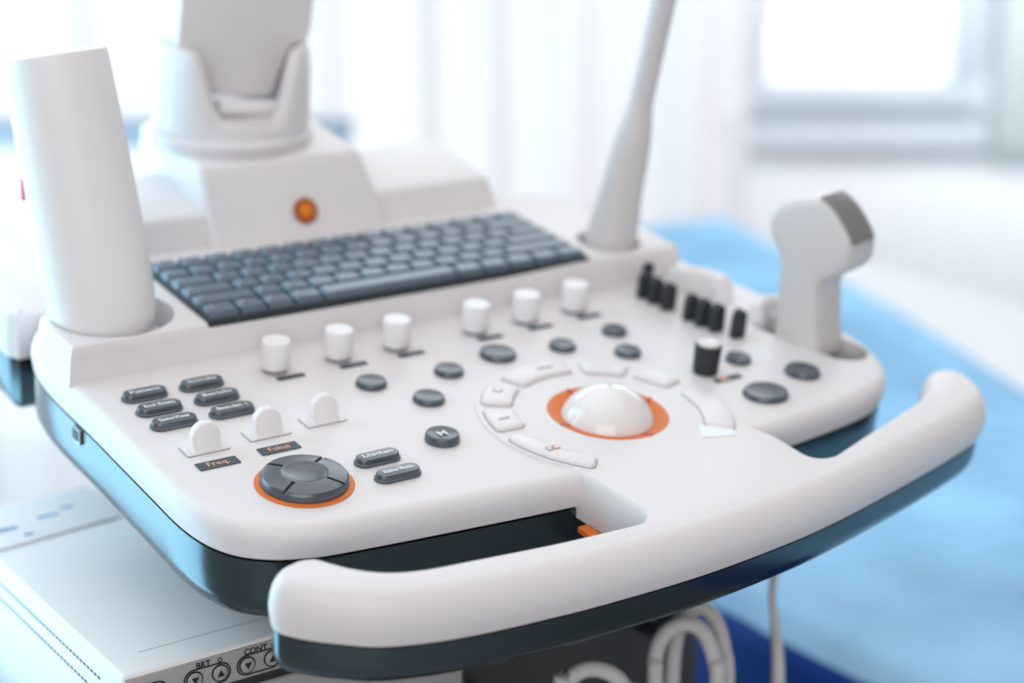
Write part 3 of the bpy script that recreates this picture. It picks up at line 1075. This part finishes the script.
# ================================================================== thermal printer on the shelf
PZ1 = 0.8102
PX0, PX1, PY0, PY1 = -0.0934, 0.112, 0.0235, 0.285
PZ0 = 0.7195
prn = Thing('video_printer', 'white thermal printer with brightness and contrast buttons under the console', 'printer', ((PX0 + PX1) / 2, (PY0 + PY1) / 2, PZ0))
place('case', box((PX0, PY0, PZ0), (PX1, PY1, PZ1), 'printer_white', 0.0022, 3), prn, 'world')
fp = place('control_strip', box((PX0 + 0.0012, PY0 - 0.0011, PZ1 - 0.0197), (PX1 - 0.0012, PY0 + 0.003, PZ1 - 0.0022), 'printer_grey', 0.0005), prn, 'world')
door = place('paper_door', box((PX0 + 0.004, PY0 - 0.0030, PZ0 + 0.004), (PX1 - 0.003, PY0 + 0.01, PZ1 - 0.0245), 'printer_grey', 0.003, 3), prn, 'world', label='grey paper door below the control strip')
place('paper_slot', box((PX0 + 0.003, PY0 - 0.0006, PZ1 - 0.0250), (PX1 - 0.003, PY0 + 0.004, PZ1 - 0.0194), 'printer_dark', 0.0003), prn, 'world')
arcp = [(PX0 + 0.05 + 0.11 * (k / 16), PY0 - 0.0030, PZ1 - 0.052 + 0.014 * math.sin(math.pi * k / 16)) for k in range(17)]
place('door_groove', tube(arcp, 0.0009, 'printer_dark', 8), door, 'world')
place('side_trim', box((PX1 - 0.0030, PY0 - 0.0008, PZ0 + 0.004), (PX1 - 0.0004, PY0 + 0.006, PZ1 - 0.022), 'printer_dark', 0.0003), prn, 'world')
FT = Matrix.Rotation(math.radians(90), 4, 'X')      # print lying on the front face
yf = PY0 - 0.0011


def front_ring(cx, cz, L, W, t, material, depth, parent, name):
    o1 = stadium(cx, cz, L, W, 8)
    o2 = stadium(cx, cz, L - 2 * t, W - 2 * t, 8)
    N = len(o1)
    V = []
    for z in (0.0001, depth):
        for ol in (o1, o2):
            V += [(p[0], yf - z, p[1]) for p in ol]
    Fc = []
    for i in range(N):
        j = (i + 1) % N
        Fc += [(2 * N + i, 2 * N + j, 3 * N + j, 3 * N + i), (i, j, 2 * N + j, 2 * N + i), (N + j, N + i, 3 * N + i, 3 * N + j)]
    return place(name, new_mesh(V, Fc, material, 30), parent, 'world')


SZ = PZ1 - 0.0122
bx = PX0 + 0.0135
sb = place('power_button', loft(rrect(bx, SZ + 0.0002, 0.0170, 0.0080, 0.0036, 5), [(0, -0.0002), (0.0004, 0.0012), (0.0014, 0.0018)], 'silver_button', tf=lambda u, v, d: (u, yf - d, v)), prn, 'world')
front_ring(bx, SZ + 0.0002, 0.0192, 0.0102, 0.0008, 'print_black', 0.0004, sb, 'button_outline')
for cx, word, sign in ((PX0 + 0.0452, 'BRT', 'sun'), (PX0 + 0.0752, 'CONT', 'half')):
    front_ring(cx, SZ, 0.0268, 0.0118, 0.0008, 'print_black', 0.0004, fp, 'button_outline')
    for dx_, up in ((-0.0072, -1), (0.0072, 1)):
        o = place('arrow_button', lathe([(0.0040, 0.0), (0.0040, 0.0010), (0.0034, 0.0014), (0.0005, 0.0014)], 'printer_grey', (cx + dx_, yf, SZ), (0, -1, 0), n=24), prn, 'world')
        front_ring(cx + dx_, SZ, 0.0096, 0.0096, 0.0008, 'print_black', 0.0005, o, 'button_outline')
        t = 0.0021
        V = [(cx + dx_ - t, yf - 0.0016, SZ - up * t * 0.8), (cx + dx_ + t, yf - 0.0016, SZ - up * t * 0.8), (cx + dx_, yf - 0.0016, SZ + up * t)]
        V += [(v[0], v[1] + 0.0002, v[2]) for v in V]
        place('arrow_mark', new_mesh(V, [(0, 1, 2), (5, 4, 3), (0, 3, 4, 1), (1, 4, 5, 2), (2, 5, 3, 0)], 'print_black', 0), o, 'world')
    lettering(word, 0.0046, 'print_black', fp, (cx - 0.002, yf - 0.0003, SZ + 0.0072), tf=FT, frame='world', bold=0.00016)
    front_ring(cx + 0.0075 + (0.001 if word == 'CONT' else 0), SZ + 0.0072, 0.0026, 0.0026, 0.0005, 'print_black', 0.0003, fp, 'print_mark')
# vent dashes on the left side, in two rows
vent = []
vm = box((-0.0002, -0.0013, -0.0006), (0.0006, 0.0013, 0.0006), 'vent_grey', 0)
for z in (PZ1 - 0.0135, PZ1 - 0.0235):
    for k in range(44):
        link('vent_slot', vm, prn, 'world', (PX0 - 0.0003, PY0 + 0.032 + k * 0.0048, z))
place('top_seam', box((PX0 + 0.018, PY0 + 0.0211, PZ1 - 0.001), (PX1 - 0.001, PY0 + 0.0215, PZ1 + 0.0001), 'print_grey', 0), prn, 'world')

# printed leaflet on the printer's back
lf = Thing('leaflet', 'white printed leaflet with blue marks lying on the back of the printer', 'leaflet', (-0.03, 0.24, PZ1))
me = new_mesh([(-0.0925 + 0.085 * i, 0.215 + 0.011 * (i) + 0.058 * j, PZ1 + 0.0006 + 0.001 * (i * j) + h) for h in (0, 0.0007) for j in (0, 1) for i in (0, 1)],
              [(0, 1, 3, 2), (4, 6, 7, 5), (0, 4, 5, 1), (1, 5, 7, 3), (3, 7, 6, 2), (2, 6, 4, 0)], 'paper', 0)
lfp = place('paper_sheet', me, lf, 'world')
for px, py_, L, W in ((-0.075, 0.242, 0.016, 0.004), (-0.045, 0.249, 0.014, 0.003), (-0.030, 0.256, 0.008, 0.003), (-0.065, 0.228, 0.006, 0.002)):
    place('print_mark', loft(rrect(px, py_, L, W, 0.001, 2), [(0, PZ1 + 0.0010), (0, PZ1 + 0.0020)], 'print_blue'), lfp, 'world')

# ================================================================== examination couch with blue sheet
bed = Thing('examination_couch', 'dark blue vinyl examination couch on a steel frame behind the console', 'couch', (0.9, 0.3, 0))
BZ = 0.612
place('mattress', box((0.505, -1.0, BZ - 0.12), (1.455, 1.32, BZ), 'vinyl_blue', 0.028, 5), bed, 'world')
place('couch_frame', box((0.54, -0.95, BZ - 0.165), (1.42, 1.28, BZ - 0.121), 'steel', 0.006), bed, 'world')
for x in (0.60, 1.36):
    for y in (-0.8, 1.15):
        place('leg', box((x - 0.022, y - 0.022, 0.0), (x + 0.022, y + 0.022, BZ - 0.1655), 'steel', 0.003), bed, 'world')
# sheet
V, Fc = [], []
NX, NY = 60, 150
for j in range(NY + 1):
    for i in range(NX + 1):
        u, v = i / NX, j / NY
        y = -0.99 + 2.30 * v
        xr = 1.445 - max(0, 1.30 - max(y, 0.35)) * 0.36 + 0.02 * noise.noise(Vector((y * 3, 2, 9)))
        x = 0.512 + (xr - 0.512) * u
        z = BZ + 0.0065
        z += 0.009 * (noise.noise(Vector((x * 5, y * 4, 1.3))) + 0.6) + 0.0025 * noise.noise(Vector((x * 14, y * 11, 4.1)))
        z += 0.004 * max(0, noise.noise(Vector((x * 3 + y * 5, y * 2 - x * 4, 7.7))))
        e = u * (xr - 0.512)
        z -= 0.020 * max(0, 1 - e / 0.020) ** 2
        V.append((x + 0.004 * noise.noise(Vector((y * 9, 0, 3))) * (1 if u in (0, 1) else 0), y, max(z, BZ - 0.016)))
for j in range(NY):
    for i in range(NX):
        a = j * (NX + 1) + i
        Fc.append((a, a + 1, a + NX + 2, a + NX + 1))
sh = place('bed_sheet', new_mesh(V, Fc, 'sheet_blue', 180), None, 'world')
tag(sh, 'light blue wrinkled disposable sheet spread over the couch', 'sheet')

lin = place('linen', box((0.56, -0.98, BZ + 0.0005), (1.44, 1.30, BZ + 0.004), 'linen_white', 0.001), None, 'world')
tag(lin, 'plain white linen under the blue sheet, showing along the couch far side', 'linen')

# ================================================================== background: curtain, window wall, table
def s_at(px, d, z):
    """metres to the right for pixel column px at distance d, height z"""
    depth = d * math.sqrt(wd[0] ** 2 + wd[1] ** 2) + (CAM_W[2] - z) * (-wd[2])
    return (px - CX) / F_PX * depth


DC = 3.05
s0, s1 = s_at(-330, DC, 0.8), s_at(752, DC, 0.8)
V, Fc = [], []
NS = 300
for i in range(NS + 1):
    s = s0 + (s1 - s0) * i / NS
    ph = s * 34 + 1.4 * math.sin(s * 5.1) + 0.9 * math.sin(s * 11.7 + 1)
    off = 0.015 * math.sin(ph) + 0.006 * math.sin(ph * 2.1 + 0.7)
    for k in range(7):
        z = 0.02 + 1.75 * k / 6
        V.append(room(s + 0.004 * math.sin(k * 1.3 + s * 9), DC + off * (1.1 - 0.06 * k), z))
for i in range(NS):
    for k in range(6):
        Fc.append((i * 7 + k, (i + 1) * 7 + k, (i + 1) * 7 + k + 1, i * 7 + k + 1))
cur = place('curtain', new_mesh(V, Fc, 'sheer_curtain', 180), None, 'world')
tag(cur, 'sheer white floor length curtain hanging behind the console', 'curtain')

DW = 3.45
wl = s_at(738, DW, 0.75)
wr = s_at(985, DW, 0.75)
pane_l, pane_r = s_at(768, DW, 0.8), s_at(952, DW, 0.8)


def z_at(pyx, d):
    """height for pixel row at distance d (at the picture's middle column)"""
    dv = RX @ pdir((880, pyx))
    h = dv[:2] @ AH
    return CAM_W[2] + dv[2] * d / h


zsill_t, zsill_b = z_at(118, DW), z_at(152, DW)
zp = z_at(80, DW)
zr = z_at(112, DW)
# wall below and beside the window
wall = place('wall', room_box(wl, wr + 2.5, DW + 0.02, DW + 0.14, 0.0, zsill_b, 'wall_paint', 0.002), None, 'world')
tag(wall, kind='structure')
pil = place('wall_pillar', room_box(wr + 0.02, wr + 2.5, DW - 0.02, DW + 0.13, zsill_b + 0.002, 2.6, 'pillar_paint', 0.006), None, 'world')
tag(pil, kind='structure')
win = Thing('window', 'white framed window with pale sill in the far right wall', 'window', room((wl + wr) / 2, DW, zsill_b))
place('window_sill', room_box(wl - 0.02, wr + 0.015, DW - 0.012, DW + 0.13, zsill_b + 0.003, zsill_t - 0.012, 'sill_white', 0.008), win, 'world')
place('bottom_rail', room_box(wl, wr, DW + 0.0, DW + 0.07, zsill_t - 0.010, zr, 'frame_white', 0.006), win, 'world')
sash = place('sash', room_box(wl + 0.01, wr - 0.01, DW - 0.015, DW + 0.05, zr + 0.002, zp, 'frame_white', 0.006), win, 'world')
place('left_stile', room_box(wl, pane_l, DW - 0.012, DW + 0.06, zp + 0.002, 2.4, 'frame_white', 0.006), win, 'world')
place('right_stile', room_box(pane_r, wr, DW - 0.012, DW + 0.06, zp + 0.002, 2.4, 'frame_white', 0.006), win, 'world')
place('top_rail', room_box(wl, wr, DW - 0.012, DW + 0.06, 2.402, 2.5, 'frame_white', 0.006), win, 'world')
place('pane', room_box(pane_l - 0.005, pane_r + 0.005, DW + 0.02, DW + 0.026, zp - 0.004, 2.405, 'pane_glass', 0), win, 'world')

# bright day outside
V = [room(-9, 9.5, -8), room(9, 9.5, -8), room(9, 9.5, 7), room(-9, 9.5, 7)]
sky = place('sky', new_mesh(V, [(0, 1, 2, 3)], 'daylight_sky', 0), None, 'world')
tag(sky, kind='structure')

hs = Thing('house', 'pale peach house wall seen blurred outside the window', 'house', room(s_at(830, 8.4, 0.5), 8.4, -5.0))
place('house_wall', room_box(s_at(772, 8.4, 0.3), s_at(862, 8.4, 0.3), 8.4, 9.0, z_at(27, 8.4), 1.9, 'house_peach', 0.01), hs, 'world')
place('house_base', room_box(s_at(760, 8.4, 0.3), s_at(990, 8.4, 0.3), 8.35, 9.0, -5.0, z_at(30, 8.4), 'house_pale', 0.01), hs, 'world')

# table behind the console
tb = Thing('narrow_shelf', 'narrow blue grey shelf on thin legs far behind the console at left', 'shelf', room(-0.5, 2.55, 0))
ts0, ts1 = s_at(-120, 2.55, 0.65), s_at(356, 2.55, 0.65)
zt = z_at(129, 2.45)
place('shelf_board', room_box(ts0, ts1, 2.45, 2.56, zt - 0.026, zt, 'table_grey', 0.006), tb, 'world')
for s_ in (ts0 + 0.04, ts1 - 0.04):
    for d_ in (2.47, 2.54):
        place('leg', room_box(s_ - 0.015, s_ + 0.015, d_ - 0.015, d_ + 0.015, 0, zt - 0.0285, 'frame_white', 0.003), tb, 'world')
